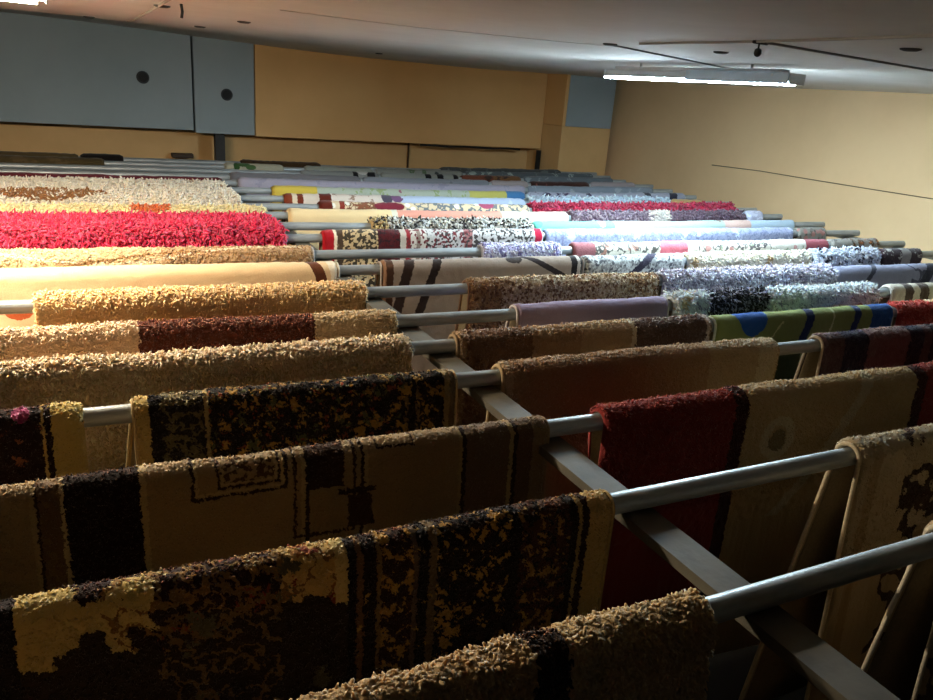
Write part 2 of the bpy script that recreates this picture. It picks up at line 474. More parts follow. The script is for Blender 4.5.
b = MB(); b.box(XW, XW + .15, YN, YW + .15, 0, 3.05); struct(b.build('wall_right', yellow_pale))
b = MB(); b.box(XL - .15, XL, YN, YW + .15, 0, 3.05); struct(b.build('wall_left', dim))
b = MB(); b.box(XL - .15, XW + .15, YW, YW + .15, 0, 3.05); struct(b.build('wall_back', yellow))
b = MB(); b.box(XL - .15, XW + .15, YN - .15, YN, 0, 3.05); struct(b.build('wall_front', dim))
# boxed-in soffit along the back wall: two blue boards and a long yellow one
YB = 8.9; ZB = 1.945
for nm, xa, xb, m, zz in (('trim_1', XL, 1.125, blue, ZB + .025), ('trim_2', 1.145, 1.765, blue, ZB), ('trim_3', 1.775, 5.45, yellow2, ZB - .01)):
    b = MB(); b.bbox(xa, xb, YB, YW - .004, zz, 2.98, .006); struct(b.build(nm, m))
# pier at the end of the back wall, blue above and yellow below
zs = ZC - .345
b = MB(); b.bbox(5.46, 6.2, 8.45, YW - .004, 0, zs, .006); struct(b.build('wall_pier', yellow))
b = MB(); b.bbox(5.505, 6.2, 8.448, YW - .004, zs + .002, 2.97, .006)
struct(b.build('trim_4', blue))
b = MB(); b.bbox(5.455, 5.50, 8.446, YW - .004, zs + .002, 2.97, .004); struct(b.build('trim_5', yellow2))

steel_dark = plain('dark_iron', '2a2826', .6, .3, .3, 20, .1)
black = plain('black_rubber', '141312', .6, 0, .2, 20)
def pipe(name, label, cat, pts, r, m, seg=10):
    b = MB(); b.tube(pts, r, seg); return tag(b.build(name, m, smooth=True), label, cat)
o = MB(); o.bbox(1.345, 1.45, 8.93, 9.03, 0, 1.938, .006); tag(o.build('wall_post', steel_dark), 'dark square post below the soffit where the blue boards meet the yellow', 'post')
pipe('drain_pipe', 'thin brown pipe running down the recessed yellow wall', 'pipe', [(3.72, 9.22, 0.0), (3.72, 9.22, 1.93)], .012, plain('rusty_pipe', '5b4028', .7, .2, .3, 30))
pipe('conduit', 'thick black conduit standing below the soffit beside the pier', 'pipe', [(5.405, 8.86, 0), (5.405, 8.86, 1.92)], .033, black)
pipe('cable_run', 'black cable sagging along the underside of the yellow soffit', 'cable', [(3.75 + i * .2, 8.915, 1.917 + .006 * math.sin(i * 2.3)) for i in range(8)], .012, black)
b = MB(); b.bbox(.92, 1.14, 9.12, 9.24, 1.655, 1.70, .006); tag(b.build('wall_block', plain('dark_wood', '3b2a1c', .7)), 'small dark wooden block fixed low on the recessed wall left of the post', 'block')

# round flue openings in the blue boards
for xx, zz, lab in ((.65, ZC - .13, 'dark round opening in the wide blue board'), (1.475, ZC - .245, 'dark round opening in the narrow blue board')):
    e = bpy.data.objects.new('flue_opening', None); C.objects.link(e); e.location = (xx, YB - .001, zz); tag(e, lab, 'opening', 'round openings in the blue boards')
    b = MB(); n = 28
    V = [];
    for rr, yy in ((.062, -.003), (.056, -.012), (.048, -.012), (.046, -.002)):
        V += [(rr * math.cos(2 * math.pi * k / n), yy, rr * math.sin(2 * math.pi * k / n)) for k in range(n)]
    b.add(V, [(r * n + k, r * n + (k + 1) % n, (r + 1) * n + (k + 1) % n, (r + 1) * n + k) for r in range(3) for k in range(n)])
    b.build('rim', plain('flue_rim', '2c3338', .6), e, smooth=True)
    b = MB(); b.tube([(0, -.001, 0), (0, -.0045, 0)], .047, 28); b.build('plug', plain('flue_depth_dark', '1a1d20', .8), e)  # dark disc: the unlit depth of the hole put in as colour

# ceiling: seams, cables, plugs and a hook
cable_m = plain('grey_cable', '77767a', .7)
def on_ceil(px, py, h=.25):
    r = R @ np.array([px - CX, py - CY, F]); p = r * (h / r[2]); return p[0], p[1]
def ceil_line(name, label, cat, pix, r, m, hang=.004):
    pts = []
    for (pa, pb) in zip(pix[:-1], pix[1:]):
        a_ = np.array(on_ceil(*pa)); b_ = np.array(on_ceil(*pb))
        for t in np.linspace(0, 1, 9)[:-1]: pts.append(a_ + (b_ - a_) * t)
    pts.append(np.array(on_ceil(*pix[-1])))
    return pipe(name, label, cat, [(p[0], p[1], float(ceil_z(p[0], p[1])) - hang) for p in pts], r, m, 8)
ceil_line('ceiling_cable', 'grey cable clipped across the ceiling from the hook towards the wall', 'cable', [(768, 41), (850, 56), (960, 75)], .005, cable_m)
ceil_line('ceiling_cable', 'thin grey cable on the ceiling feeding the white tube lamp', 'cable', [(612, 45.5), (660, 55), (726, 68), (790, 73)], .004, cable_m)
struct(ceil_line('trim_6', None, None, [(640, 43.5), (700, 41.5), (757, 39.5), (850, 36.5), (960, 33)], .005, plain('seam_strip', 'a09f9c', .8)))
struct(ceil_line('trim_7', None, None, [(128, 22), (150, 10), (175, -6)], .006, plain('seam_strip_warm', '9a9286', .8)))
struct(ceil_line('trim_8', None, None, [(280, 8), (420, 27), (560, 42), (606, 46)], .0014, plain('seam_strip_pale', 'bdbab2', .8)))
plug_m = plain('plug_dark', '3a3733', .8)
PLUG = [(721, 52.5, 'oval dark plug in the ceiling beyond the hanging hook'), (911, 48, 'dark ceiling plug close to the clipped grey cable'),
        (610, 44.8, 'dark smear-like plug where the thin lamp cable starts'), (89, 17, 'dark ceiling plug nearest the wide blue board'),
        (162, 5, 'dark ceiling plug next to the hanging black wire'), (200, 26, 'dark ceiling plug above the join of the blue boards'),
        (244, 21, 'dark ceiling plug above the narrow blue board'), (379, 54, 'faint ceiling plug above the long yellow soffit')]
for px, py, lab in PLUG:
    x, y = on_ceil(px, py); z = float(ceil_z(x, y))
    b = MB(); b.tube([(x, y, z + .004), (x, y, z - .005), (x, y, z - .009)], [.036, .034, .022], 18)
    tag(b.build('ceiling_plug', plug_m, smooth=True), lab, 'ceiling plug', 'dark plugs in the ceiling')
x, y = on_ceil(181, 3.2); z = float(ceil_z(x, y))
pipe('hanging_wire', 'short black wire dangling from the ceiling above the blue boards', 'wire', [(x, y, z), (x + .004, y, z - .03), (x, y, z - .055)], .006, black)
# hook
x, y = on_ceil(760, 40); z = float(ceil_z(x, y))
e = bpy.data.objects.new('ceiling_hook', None); C.objects.link(e); e.location = (x, y, z); tag(e, 'small black bulb holder hanging from the ceiling seam', 'bulb holder')
b = MB(); b.tube([(0, 0, .002), (0, 0, -.006)], .022, 16); b.tube([(0, 0, -.005), (.001, .001, -.02), (0, 0, -.03)], .0035, 8)
b.tube([(-.03, 0, -.006), (.05, .01, -.006)], .006, 8); b.build('plate', black, e, smooth=True)
b = MB(); b.tube([(0, 0, -.026), (0, 0, -.03), (0, 0, -.043), (0, 0, -.052), (0, 0, -.056)], [.006, .012, .014, .010, .003], 14); b.build('socket', black, e, smooth=True)
# crack-like cable on the right wall
def on_right(px, py):
    r = R @ np.array([px - CX, py - CY, F]); p = r * ((XW - .004) / r[0]); return (XW - .004, p[1], p[2] + ZC)
pipe('wall_cable', 'thin dark wire stretched slanting along the pale yellow wall', 'cable', [on_right(*p) for p in ((712, 165), (760, 171), (820, 181), (876, 190), (940, 200))], .0045, plain('brown_wire', '6b563e', .8), 8)

# ------------------------------------------------------------------ tube lamps
white_metal = plain('white_enamel', 'c9ccce', .45, 0, .05, 10)
grey_metal = plain('grey_blue_enamel', 'b9cad4', .5, 0, .08, 10)
def emit(name, col, s):
    k = N(name); k.set(Base_Color=(.9, .9, .9, 1)); k.b.inputs['Emission Color'].default_value = col; k.b.inputs['Emission Strength'].default_value = s
    return k.m
def tube_lamp(label, x, y0, y1, zb, col, s, cover, turn=0.0, w=.056):
    e = bpy.data.objects.new('tube_lamp', None); C.objects.link(e); e.location = (x, (y0 + y1) / 2, zb); e.rotation_euler = (0, 0, turn); tag(e, label, 'lamp', 'tube lamps under the ceiling')
    h = (y1 - y0) / 2
    # reflector: folded sheet, open below
    hh = .045; wi = w * .5
    prof = [(-w, 0), (-w + .004, .0), (-wi, hh - .004), (wi, hh - .004), (w - .004, 0), (w, 0), (wi + .003, hh), (-wi - .003, hh)]
    n = len(prof); V = [(px_, -h, pz) for px_, pz in prof] + [(px_, h, pz) for px_, pz in prof]
    b = MB(); b.add(V, [(k, k + n, (k + 1) % n + n, (k + 1) % n) for k in range(n)])
    b.build('reflector', white_metal, e)
    for sgn in (-1, 1):
        b = MB(); yy = sgn * (h + .002)
        b.bbox(-w, w, yy - .004, yy + .004, -.012, hh, .0015); b.build('end_cap', white_metal, e)
    b = MB(); b.bbox(-.03, .03, -h * .9, h * .9, hh, hh + .022, .003); b.build('housing', white_metal, e)
    if cover:
        b = MB(); b.bbox(-w - .012, -w - .002, -h, -.04 * h, -.010, hh + .004, .002)
        cv = b.build('side_cover', grey_metal, e)
        for yy in (-h + .11, -.04 * h - .03):
            b = MB(); b.tube([(-w - .0125, yy, hh - .012), (-w - .0165, yy, hh - .012)], .008, 12); b.build('screw', white_metal, cv)
    for xx in (-.45 * w, .45 * w):
        b = MB(); b.tube([(xx, -h + .03, -.003), (xx, h - .03, -.003)], .0115, 12)
        b.build('tube', emit('tube_glow', col, s), e, smooth=True)
    zc = float(ceil_z(x, (y0 + y1) / 2)) - zb
    for yy in (-h * .6, h * .6):
        b = MB(); b.tube([(0, yy, hh + .02), (0, yy, zc + .004)], .008, 10); b.build('hanger', white_metal, e)
COOL, WARM = (.68, .88, 1, 1), (1, .84, .62, 1)
tube_lamp('long white tube lamp hanging under the ceiling by the pale yellow wall', 3.46, 3.13, 4.80, ZC + .165, COOL, 450, True)
tube_lamp('warm glowing tube lamp at the ceiling above the golden rugs', -.76, 2.62, 4.02, ZC + .185, WARM, 500, False, math.pi / 2, .045)

# ------------------------------------------------------------------ rack: beams and poles
beam_m = plain('weathered_steel', '504a3d', .7, .1, .28, 9, .25, 40)
def beam(label, x, w):
    e = bpy.data.objects.new('rack_beam', None); C.objects.link(e); e.location = (x, 4.4, 0); tag(e, label, 'beam', 'beams carrying the drying poles')
    zt = ZP - RP - .0005; y0, y1 = -4.3, 4.3
    b = MB()
    h = w / 2; th = .005; d = .026
    prof = [(-h, zt), (h, zt), (h, zt - d), (h - th, zt - d), (h - th, zt - th), (-h + th, zt - th), (-h + th, zt - d), (-h, zt - d)]
    n = len(prof); V = [(p, y0, z_) for p, z_ in prof] + [(p, y1, z_) for p, z_ in prof]
    b.add(V, [(k, (k + 1) % n, (k + 1) % n + n, k + n) for k in range(n)])
    b.build('channel', beam_m, e)
    for yy in (-4.1, -1.4, 1.4, 4.1):
        b = MB(); b.bbox(-.025, .025, yy - .025, yy + .025, .006, zt - .006, .003); o = b.build('post', steel_dark, e)
        b = MB(); b.bbox(-.06, .06, yy - .06, yy + .06, 0, .007, .002); b.build('foot_plate', steel_dark, o)
beam('flat steel beam crossing under the poles through the middle of the rack', 1.142, .088)
beam('steel beam under the pole ends beside the pale yellow wall', 5.775, .088)
beam('steel beam carrying the poles at the blue board end', -2.75, .088)

kp = N('galvanised_steel'); P = kp.coord()
mp = kp.n.new('ShaderNodeMapping'); mp.inputs['Scale'].default_value = (1.5, 12, 12); kp.l.new(P, mp.inputs[0])
n1 = kp.noise(mp.outputs[0], 3.5, 5, .65); n2 = kp.noise(P, 45, 3, .6)
kp.set(Base_Color=kp.ramp(n1, [(.3, '868d90'), (.55, 'a3aaad'), (.75, 'b6bcbe')]), Metallic=.4, Roughness=kp.math('ADD', kp.math('MULTIPLY', n2, .25), .28))
kp.bump(n2, .06, .003)
POLE_LAB = ['nearest bare steel pole, under the beige rug with a narrow dark band', 'steel pole under the dark floral medallion rug with cream border', 'steel pole under the geometric outlined rug and the red swirl rug',
            'steel pole under the dark gold floral rug', 'steel pole under the cream shag rug and the green and blue rug', 'steel pole under the beige and brown block rug', 'steel pole under the golden ochre rug',
            'steel pole under the smooth cream rug with the brown arc', 'steel pole under the beige wave rug and the small lilac fluffy rug', 'steel pole under the crimson shag rug', 'steel pole under the salt and pepper shag rug',
            'steel pole under the smooth cream rug and the cream yellow shag', 'steel pole under the rose red shag rug', 'steel pole under the pale icy blue shag rug', 'steel pole under the yellow patterned rug',
            'steel pole under the thin maroon rug', 'bare steel pole just behind the maroon rug, under the mauve grey rug', 'steel pole under the rust floral rug', 'steel pole under the cream rug with a green leaf', 'last steel pole in front of the recessed yellow wall']
for i, y in enumerate(ROWS):
    xe = 5.86 + .05 * math.sin(i * 2.1); xa = -3.05 + .05 * math.cos(i * 1.7)
    b = MB(); n = 28
    st = [(xa, .020), (xa, RP)] + [(xa + (xe - xa) * k / 40, RP) for k in range(1, 41)] + [(xe, .020), (xe - .08, .020)]
    V = []
    for (xx, r_) in st:
        V += [(xx, lean(i, xx) + r_ * math.cos(2 * math.pi * k / n), float(bow_at(i, xx)) + r_ * math.sin(2 * math.pi * k / n)) for k in range(n)]
    b.add(V, [(r * n + k, r * n + (k + 1) % n, (r + 1) * n + (k + 1) % n, (r + 1) * n + k) for r in range(len(st) - 1) for k in range(n)])
    for xx, s_ in ((xe - .08, 1), (xa, -1)):
        V2 = [(xx, lean(i, xx), 0)] + [(xx, lean(i, xx) + .020 * math.cos(2 * math.pi * k / n), .020 * math.sin(2 * math.pi * k / n)) for k in range(n)]
        b.add(V2, tris=[(0, 1 + k, 1 + (k + 1) % n) for k in range(n)])
    o = b.build('drying_pole', kp.m); auto_smooth(o, .7); o.location = (0, y, ZP)
    tag(o, POLE_LAB[i], 'pole', 'steel drying poles')

# ------------------------------------------------------------------ the rugs, row by row from the nearest pole
X = lambda v: ('x', v)
def mat(base, *layers, **k):
    if isinstance(base, str): base = [(None, base)]
    d = dict(base=base, layers=layers); d.update(k); return d

# row 0
rug('plush_rug', 'beige curly plush rug with one narrow dark brown band on the nearest pole', 0, X(-.75), 706,
    mat([(None, 'a88c66'), (526, '2a1a10'), (560, 'b0966e')], ('noise', 3, .62, '8a6c46', None, 526), bump=.8, bscale=170), t=.013, amp=.005, clump=.020, vf=.5, sag=.004, shag=(24000, .0095, .0030, 1.4))
rug('plush_rug', 'cream rug off to the side on the nearest bare pole, its back flap hanging slanted', 0, X(1.71), X(3.6),
    mat([(None, 'b39d78')], ('iso', 5, .5, .03, '5a4026', None, None)), t=.016, sb=-.20, bind='d8cdb4')
# row 1
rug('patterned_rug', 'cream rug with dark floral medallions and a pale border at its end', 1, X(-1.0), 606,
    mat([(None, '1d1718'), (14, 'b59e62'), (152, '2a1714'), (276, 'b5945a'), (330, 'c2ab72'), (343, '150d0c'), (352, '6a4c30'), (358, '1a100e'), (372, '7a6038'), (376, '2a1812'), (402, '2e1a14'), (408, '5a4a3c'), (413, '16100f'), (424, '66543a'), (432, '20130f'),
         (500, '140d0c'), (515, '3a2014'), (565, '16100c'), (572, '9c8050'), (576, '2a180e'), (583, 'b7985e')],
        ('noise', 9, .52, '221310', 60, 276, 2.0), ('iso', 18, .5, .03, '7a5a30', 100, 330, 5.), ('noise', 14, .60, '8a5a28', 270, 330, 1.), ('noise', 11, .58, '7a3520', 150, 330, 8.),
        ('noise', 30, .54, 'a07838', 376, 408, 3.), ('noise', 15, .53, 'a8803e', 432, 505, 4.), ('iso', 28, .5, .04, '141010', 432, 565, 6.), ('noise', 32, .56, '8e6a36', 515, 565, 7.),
        ('edge', .115, .26, '2a2016', 14, 343), ('iso', 22, .5, .03, '6a5230', 152, 276, 9.), ('noise', 12, .6, '54503a', 152, 330, 4.), ('noise', 26, .62, 'a9863f', 352, 565, 12.),  # edge: dark blotches plus the lower flap's shade, put into the colour
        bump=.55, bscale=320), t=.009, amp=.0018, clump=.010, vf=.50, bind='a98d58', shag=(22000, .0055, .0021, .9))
rug('patterned_rug', 'cream rug with brown squiggles hanging over the bare pole above the dark gap', 1, 852, X(3.3),
    mat([(None, 'a8977a'), (862, '9b8868'), (872, 'b09f80')], ('iso', 7, .5, .05, '33231a', 900, None, 2.), ('noise', 7, .6, '3c2a1e', 900, None, 4.)), t=.018, amp=.003, sb=-.14, sf=.03, bind='cdbd9c', shag=(20000, .006, .0023, .9))
# row 2
rug('geometric_rug', 'tan and dark brown rug woven with outlined rectangles', 2, X(-1.0), 543,
    mat([(None, '8f7a5c'), (28, '9c8866'), (33, '33241a'), (36, '614c38'), (58, 'a8946f'), (62, '1c110d'), (138, 'a8946f'), (144, '917c5e'), (298, 'a28f6c'), (302, '2a1d14'), (306, '8d785a'), (357, '2a1d14'), (360, 'a28f6c'), (364, '8f7a5c'),
         (455, '9d8964'), (458, '2a1c14'), (462, '625040'), (505, '9b8662'), (509, '2a1c14'), (513, '5a4736'), (528, '7a654a')],
        ('speck', 110, .55, '4a3724', 221, 271), ('box', 219, 273, .082, .7, '917c5e'), ('frame', 188, 284, -.2, .105, .008, '2a1d14'), ('frame', 192, 280, -.2, .095, .006, 'a8946f'), ('frame', 214, 277, -.2, .085, .006, '2a1d14'), ('frame', 218, 274, -.2, .076, .006, 'a8946f'), 
        ('box', 306, 340, -.2, .12, '33231a'), ('frame', 290, 352, -.3, .25, .007, '33241a'), ('frame', 372, 410, -.2, .035, .006, '2a1c14'), ('frame', 376, 406, -.2, .022, .005, 'a8946f'),
        ('box', 335, 372, .13, .145, '2a1c14'), ('diag', 345, .25, .012, .145, .24, '2a1c14'), ('box', 345, 368, .15, .24, '3a2a1c'),
        ('speck', 60, .72, '6b563a', 36, 58), bump=.5, bscale=330), t=.008, amp=.0014, clump=.010, vf=.46, bind='8f7a5c', shag=(20000, .005, .0020, .9))
rug('swirl_rug', 'dark red and beige rug with a pale swirl, dark red at both ends', 2, 599, X(3.62),
    mat([(None, '7a2622'), (727, '34140f'), (740, 'b0946a'), (908, '3a1612'), (918, '7c2824')],
        ('diag', 862, -.42, .028, -.2, .5, 'b9a684', -.7), ('ring', 775, .20, .06, .018, 'bba883'), ('ell', 775, .21, .04, .04, '7c6a4c'), bump=.6, bscale=220), t=.020, amp=.003, clump=.013, vf=.5, sb=.12, shag=(26000, .008, .0023, 1.0))
# row 3
rug('patterned_rug', 'dark patterned rug with a yellowish border beside the floral rug', 3, X(-1.1), 82,
    mat([(None, '231513'), (40, 'a88f56'), (43, '1e1210'), (50, 'a79256')], ('noise', 22, .6, '7a4a30', None, 40), ('ell', 20, .02, .02, .03, '84305a'), bump=.6, bscale=300), t=.014, amp=.003, vf=.4, shag=(18000, .006, .0024, .9))
rug('patterned_rug', 'dark brown and gold floral rug with a tufted gold edge', 3, 133, 452,
    mat([(None, 'b39a5e'), (147, '17110f'), (158, '1f1a16'), (202, '8f7c50'), (206, '1a110e'), (400, '6a5634'), (404, '17100d'), (412, '6f5a38'), (416, '1c1410'), (440, '8e7a52'), (446, '6b5a40')],
        ('iso', 30, .5, .05, '5c5236', 158, 200, 1.), ('noise', 22, .53, '9a7636', 206, 440, 2.), ('noise', 24, .57, '4e5230', 206, 400, 4.), ('iso', 26, .5, .035, '0f0b0a', 206, 440, 3.), ('noise', 34, .60, '7c3c22', 206, 400, 6.), bump=.8, bscale=260),
    t=.011, amp=.003, clump=.012, vf=.4, sb=-.12, sf=.02, bind='b8a070', shag=(20000, .0065, .0024, 1.0))
rug('plush_rug', 'plain tan plush rug, paler towards one end, on the pole of the floral rug', 3, 500, 772,
    mat([(None, 'a88c6a'), (508, '967658'), (640, '9c7e60'), (703, 'ab9474'), (752, 'bba88a')], bump=.7, bscale=200), t=.020, amp=.003, clump=.013, vf=.42, bind='a58d68', shag=(26000, .009, .0024, 1.0))
rug('striped_rug', 'dark purple brown rug with upright navy and mauve stripes', 3, 818, X(4.3),
    mat([(None, '4c383a'), (838, '1a1a2a'), (862, '6a5050'), (903, '201c2a'), (918, '54403e'), (926, '241c22'), (932, '5c4844'), (945, '2a2026'), (960, '665048')], bump=.5), t=.017, amp=.003, sb=-.16, bind='b8a890', shag=(16000, .006, .0025, .9))
# row 4
rug('shaggy_rug', 'cream long-haired shag rug behind the dark floral rug', 4, X(-1.2), 408,
    mat([(None, 'd0b69a')], ('strand', .0, .25, 'bda681'), ('strand', .8, 1.1, 'd9c8aa'), bump=.4), t=.012, amp=.003, shag=(26000, .017, .0031, 1.0), vf=.42)
rug('block_rug', 'brown and tan rug in broad blocks beside the cream shag rug', 4, 455, 705,
    mat([(None, '947656'), (462, '73543f'), (528, '9f8060'), (576, 'ad9270'), (626, 'cfbfa4'), (631, '5a433c'), (700, 'b9a79c')], bump=.7, bscale=190), t=.020, amp=.003, clump=.014, vf=.40, bind='8d7556', shag=(24000, .010, .0026, 1.0))
rug('patterned_rug', 'olive green rug with blue circle and navy curved stripes', 4, 712, 888,
    mat([(None, '7f8a50'), (866, '1f4e8c')], ('ell', 748, -.02, .095, .14, '2457a0'), ('diag', 806, -.12, .026, -.3, .6, '16284e', -1.), ('diag', 853, -.08, .022, -.3, .6, '1a2f5a', -1.), ('diag', 829, -.06, .006, -.3, .6, 'b8bf90', -.8), ('diag', 785, -.8, .006, .06, .14, 'c4c48c'), ('box', 730, 800, .20, .4, '46522e'), bump=.4), t=.016, amp=.002, vf=.38, bind='cfd3c0')
rug('plush_rug', 'bright red rug with a cream strip beside the green and blue rug', 4, 894, X(5.1),
    mat([(None, 'b04038'), (975, 'cdbf98')], ('box', 925, 990, -.3, .01, 'd8c9a2')), t=.018, amp=.003, sb=.03, shag=(12000, .010, .0036, 1.0))
# row 5
rug('block_rug', 'beige plush rug with one dark brown block in the middle', 5, X(-1.3), 395,
    mat([(None, 'c8aa8a'), (137, '552a1e'), (312, 'bca27c')], bump=.8, bscale=170), t=.015, amp=.003, clump=.013, sag=.003, vf=.40, shag=(22000, .011, .0030, 1.2))
rug('flat_rug', 'plain lilac mauve rug with a pale edge', 5, 515, 664,
    mat([(None, '9a8aa0')], bump=.4, bscale=320), t=.016, amp=.002, sb=-.10, vf=.38, bind='cfc4c0')
rug('shaggy_rug', 'white shag rug with a large black patch', 5, 670, 873,
    mat([(None, 'dbe4e6')], ('diag', 737, -.35, .19, -.3, .5, '15141f'), ('strand', .72, 1.1, '9a9ab0', 690, 775), ('noise', 8, .60, 'cdbf9c', 660, 715, 3.), ('box', 770, 880, .12, .6, '7d8a70'), ('ell', 850, .20, .16, .09, 'b0775c'), ('strand', .8, 1.1, 'dfe6e6', 775, 880), ('strand', .0, .2, '9fabb4', 775, 880), bump=.4), t=.020, amp=.004, shag=(22000, .024, .0031, .95), vf=.36)
rug('striped_rug', 'beige rug with curved dark brown stripes near the bright red rug', 5, 888, X(5.5),
    mat([(None, 'b3ab9c'), (900, '4a3c34'), (908, 'b3ab9a'), (915, '4a3a30'), (924, 'b0a792'), (932, '3c3028'), (942, 'b5ac98')]), t=.018, amp=.003, sb=-.1, bind='d6d0c4')
# row 6
rug('plush_rug', 'golden ochre curly plush rug', 6, 33, 365,
    mat([(None, 'deb684')], bump=.8, bscale=160), t=.020, amp=.003, clump=.015, sag=.003, vf=.36, shag=(20000, .012, .0033, 1.2))
rug('plush_rug', 'speckled tan rug with a darker brown band at each end', 6, 467, 655,
    mat([(None, '8e6c48'), (498, 'a68c6a'), (625, '9d7a54')], ('speck', 110, .55, 'c3ad90', 498, 655), ('speck', 90, .72, '6f4e34'), bump=.6), t=.016, amp=.003, vf=.34, sb=-.06, bind='6b4a34', shag=(13000, .010, .0036, 1.0))
rug('shaggy_rug', 'lilac grey shag rug with loose white tufts', 6, 660, 831,
    mat([(None, 'a9a3b4')], ('strand', .55, 1.1, 'd6d4de'), ('strand', .0, .15, '7a7488'), bump=.4), t=.018, amp=.004, shag=(18000, .025, .0033, .95), vf=.30)
rug('swirl_rug', 'purple grey rug with dark swirls beside the lilac shag rug', 6, 834, X(5.45),
    mat([(None, '84869c')], ('diag', 872, -.5, .022, -.2, .4, '3a3c4c', -1.), ('iso', 4, .5, .02, '4a4c60', 890, None, 5.), ('diag', 930, -.6, .05, -.2, .5, '2e3040')), t=.016, amp=.002, vf=.32)
# row 7
rug('flat_rug', 'smooth cream rug with a brown arc near its white edge', 7, X(-1.5), 336,
    mat([(None, 'd8be96')], ('diag', 310, .55, .028, -.2, .5, '5a3320', -1.2), ('diag', 328, .3, .018, -.2, .5, 'e0d6c0', -1.), ('ell', 15, .20, .055, .04, 'a5512c'), bump=.4), t=.018, amp=.002, sag=.003, vf=.40, bind='d9d0bd')
rug('swirl_rug', 'grey beige rug with sweeping dark brown curved lines', 7, 380, 580,
    mat([(None, '8a6a52'), (384, '4a3020'), (391, '96877a'), (568, '201a1a'), (574, 'b0a69c'), (577, '201a1a')], ('diag', 409, -.30, .028, -.2, .6, '33241e', .2), ('diag', 437, -.38, .025, -.2, .7, '2c201c', .1), ('diag', 521, 2.0, .035, .0, .14, '2c2424', .0), ('ell', 512, .02, .05, .03, '3c3432'), bump=.3), t=.016, amp=.002, vf=.45, bind='a89c90')
rug('speckled_rug', 'grey white speckled rug with one dark slanting band', 7, 583, 682,
    mat([(None, '9a9c9a')], ('speck', 85, .5, 'c7ccc8'), ('speck', 70, .78, '5c5e62'), ('diag', 652, -1.2, .035, -.2, .25, '33303e')), t=.018, amp=.004, vf=.30)
rug('plush_rug', 'cream fluffy rug between the speckled rug and the black and white shag', 7, 685, 808,
    mat([(None, 'cfc6b2')], ('noise', 8, .60, 'a8906c'), bump=.6), t=.018, amp=.003, vf=.28, shag=(9000, .013, .0045, 1.0))
rug('shaggy_rug', 'small black and white mottled shag rug', 7, 811, 876,
    mat([(None, 'c6cad6')], ('noise', 9, .54, '22202e', None, None, 3.), ('strand', .8, 1.1, 'c6cad6'), bump=.4), t=.018, amp=.004, shag=(11000, .024, .0042), vf=.26)
rug('speckled_rug', 'dark brown rug flecked with white at the end of its pole', 7, 879, 919,
    mat([(None, '3a2c30')], ('noise', 18, .58, 'b5b0a8'), ('diag', 902, 0, .05, -.2, .4, '8f8a86')), t=.018, amp=.003, vf=.26)
# row 8
rug('patterned_rug', 'beige rug carved with flowing wave lines', 8, X(-1.6), 311,
    mat([(None, 'c9ae88'), (160, 'b2926e')], ('wave', .05, .045, 4.2, 1.2, .007, 'e2cfae', None, 300), ('wave', .09, .05, 3.1, 3.2, .006, '97754f', None, 300), ('speck', 110, .78, '99785a', 160, 311), bump=.7, bscale=190), t=.020, amp=.003, clump=.014, vf=.34, bind='a9a29c', shag=(12000, .009, .0038, 1.0))
rug('plush_rug', 'small lilac and white fluffy speckled rug', 8, 481, 558,
    mat([(None, 'b6b2d0')], ('speck', 80, .5, 'dcdcea'), ('speck', 60, .85, '8a84b8')), t=.018, amp=.003, vf=.28, bind='d8d8e2', shag=(11000, .012, .004, 1.0))
rug('floral_rug', 'white floral rug with rose red patches', 8, 571, 826,
    mat([(None, '8f5a5e'), (592, 'cfcabc'), (657, 'b9606c'), (684, 'd6d2c6'), (802, '944650')], ('dots', 16, .36, 'a97a6c', 592, 657), ('iso', 15, .5, .035, '5c5a56', 592, 657, 3.), ('iso', 17, .5, .035, '646060', 690, 770, 5.), ('noise', 14, .6, '8d9a80', 690, 800, 7.), ('dots', 12, .3, 'b98a84', 690, 802, 4.)), t=.018, amp=.003, vf=.28)
rug('floral_rug', 'rug with orange and brown flowers beside the rose patch', 8, 829, 876,
    mat([(None, '8c8880')], ('noise', 16, .52, '5b3c20', 846, 876), ('noise', 14, .58, 'a8622c', 855, 876, 2.), ('noise', 15, .57, '4b4c44', 829, 850, 4.)), t=.02, amp=.004, vf=.26)
# row 9
rug('shaggy_rug', 'crimson red long-haired shag rug laid over two poles', 9, X(-1.6), 283,
    mat([(None, 'c02a4a')], ('strand', .0, .25, 'a01c3a'), ('strand', .75, 1.1, 'd84a68'), bump=.3), t=.026, amp=.005, shag=(11000, .038, .0050), vf=.36, span=.39)
rug('patterned_rug', 'speckled rug with red end bands and a dark maroon centre', 9, 321, 541,
    mat([(None, '9c1620'), (332, 'ddd0b4'), (335, '4a3a2c'), (341, 'c0a880'), (376, '4a1418'), (398, 'b8b0a4'), (404, '8a2a30'), (408, 'ccc4b8'), (414, '8c7c70'), (418, 'c8c2b8'), (424, 'b8b4b0'), (462, '9a6a68'), (470, 'bab6b2'), (532, 'a5203a'), (539, 'c8c8cc')],
        ('speck', 75, .5, '3c3428', 341, 376), ('noise', 40, .54, '24181a', 376, 398), ('speck', 75, .55, '44403e', 424, 530), ('speck', 75, .8, '6a3034', 404, 470)), t=.020, amp=.004, vf=.30)
rug('patterned_rug', 'pastel lilac and blue rug with fine upright stripes', 9, 544, 791,
    mat([(None, '98a0bc')], ('iso', 18, .5, .03, '7d86a6', None, None, 3.), ('ell', 580, .02, .05, .04, 'dde2ea'), ('diag', 553, 0, .006, -.2, .4, '7a80a0'), ('diag', 560, 0, .006, -.2, .4, '7a80a0'), ('diag', 598, 0, .006, -.2, .4, '8a90b0'), ('noise', 9, .58, 'c8d2e4')), t=.018, amp=.003, vf=.28)
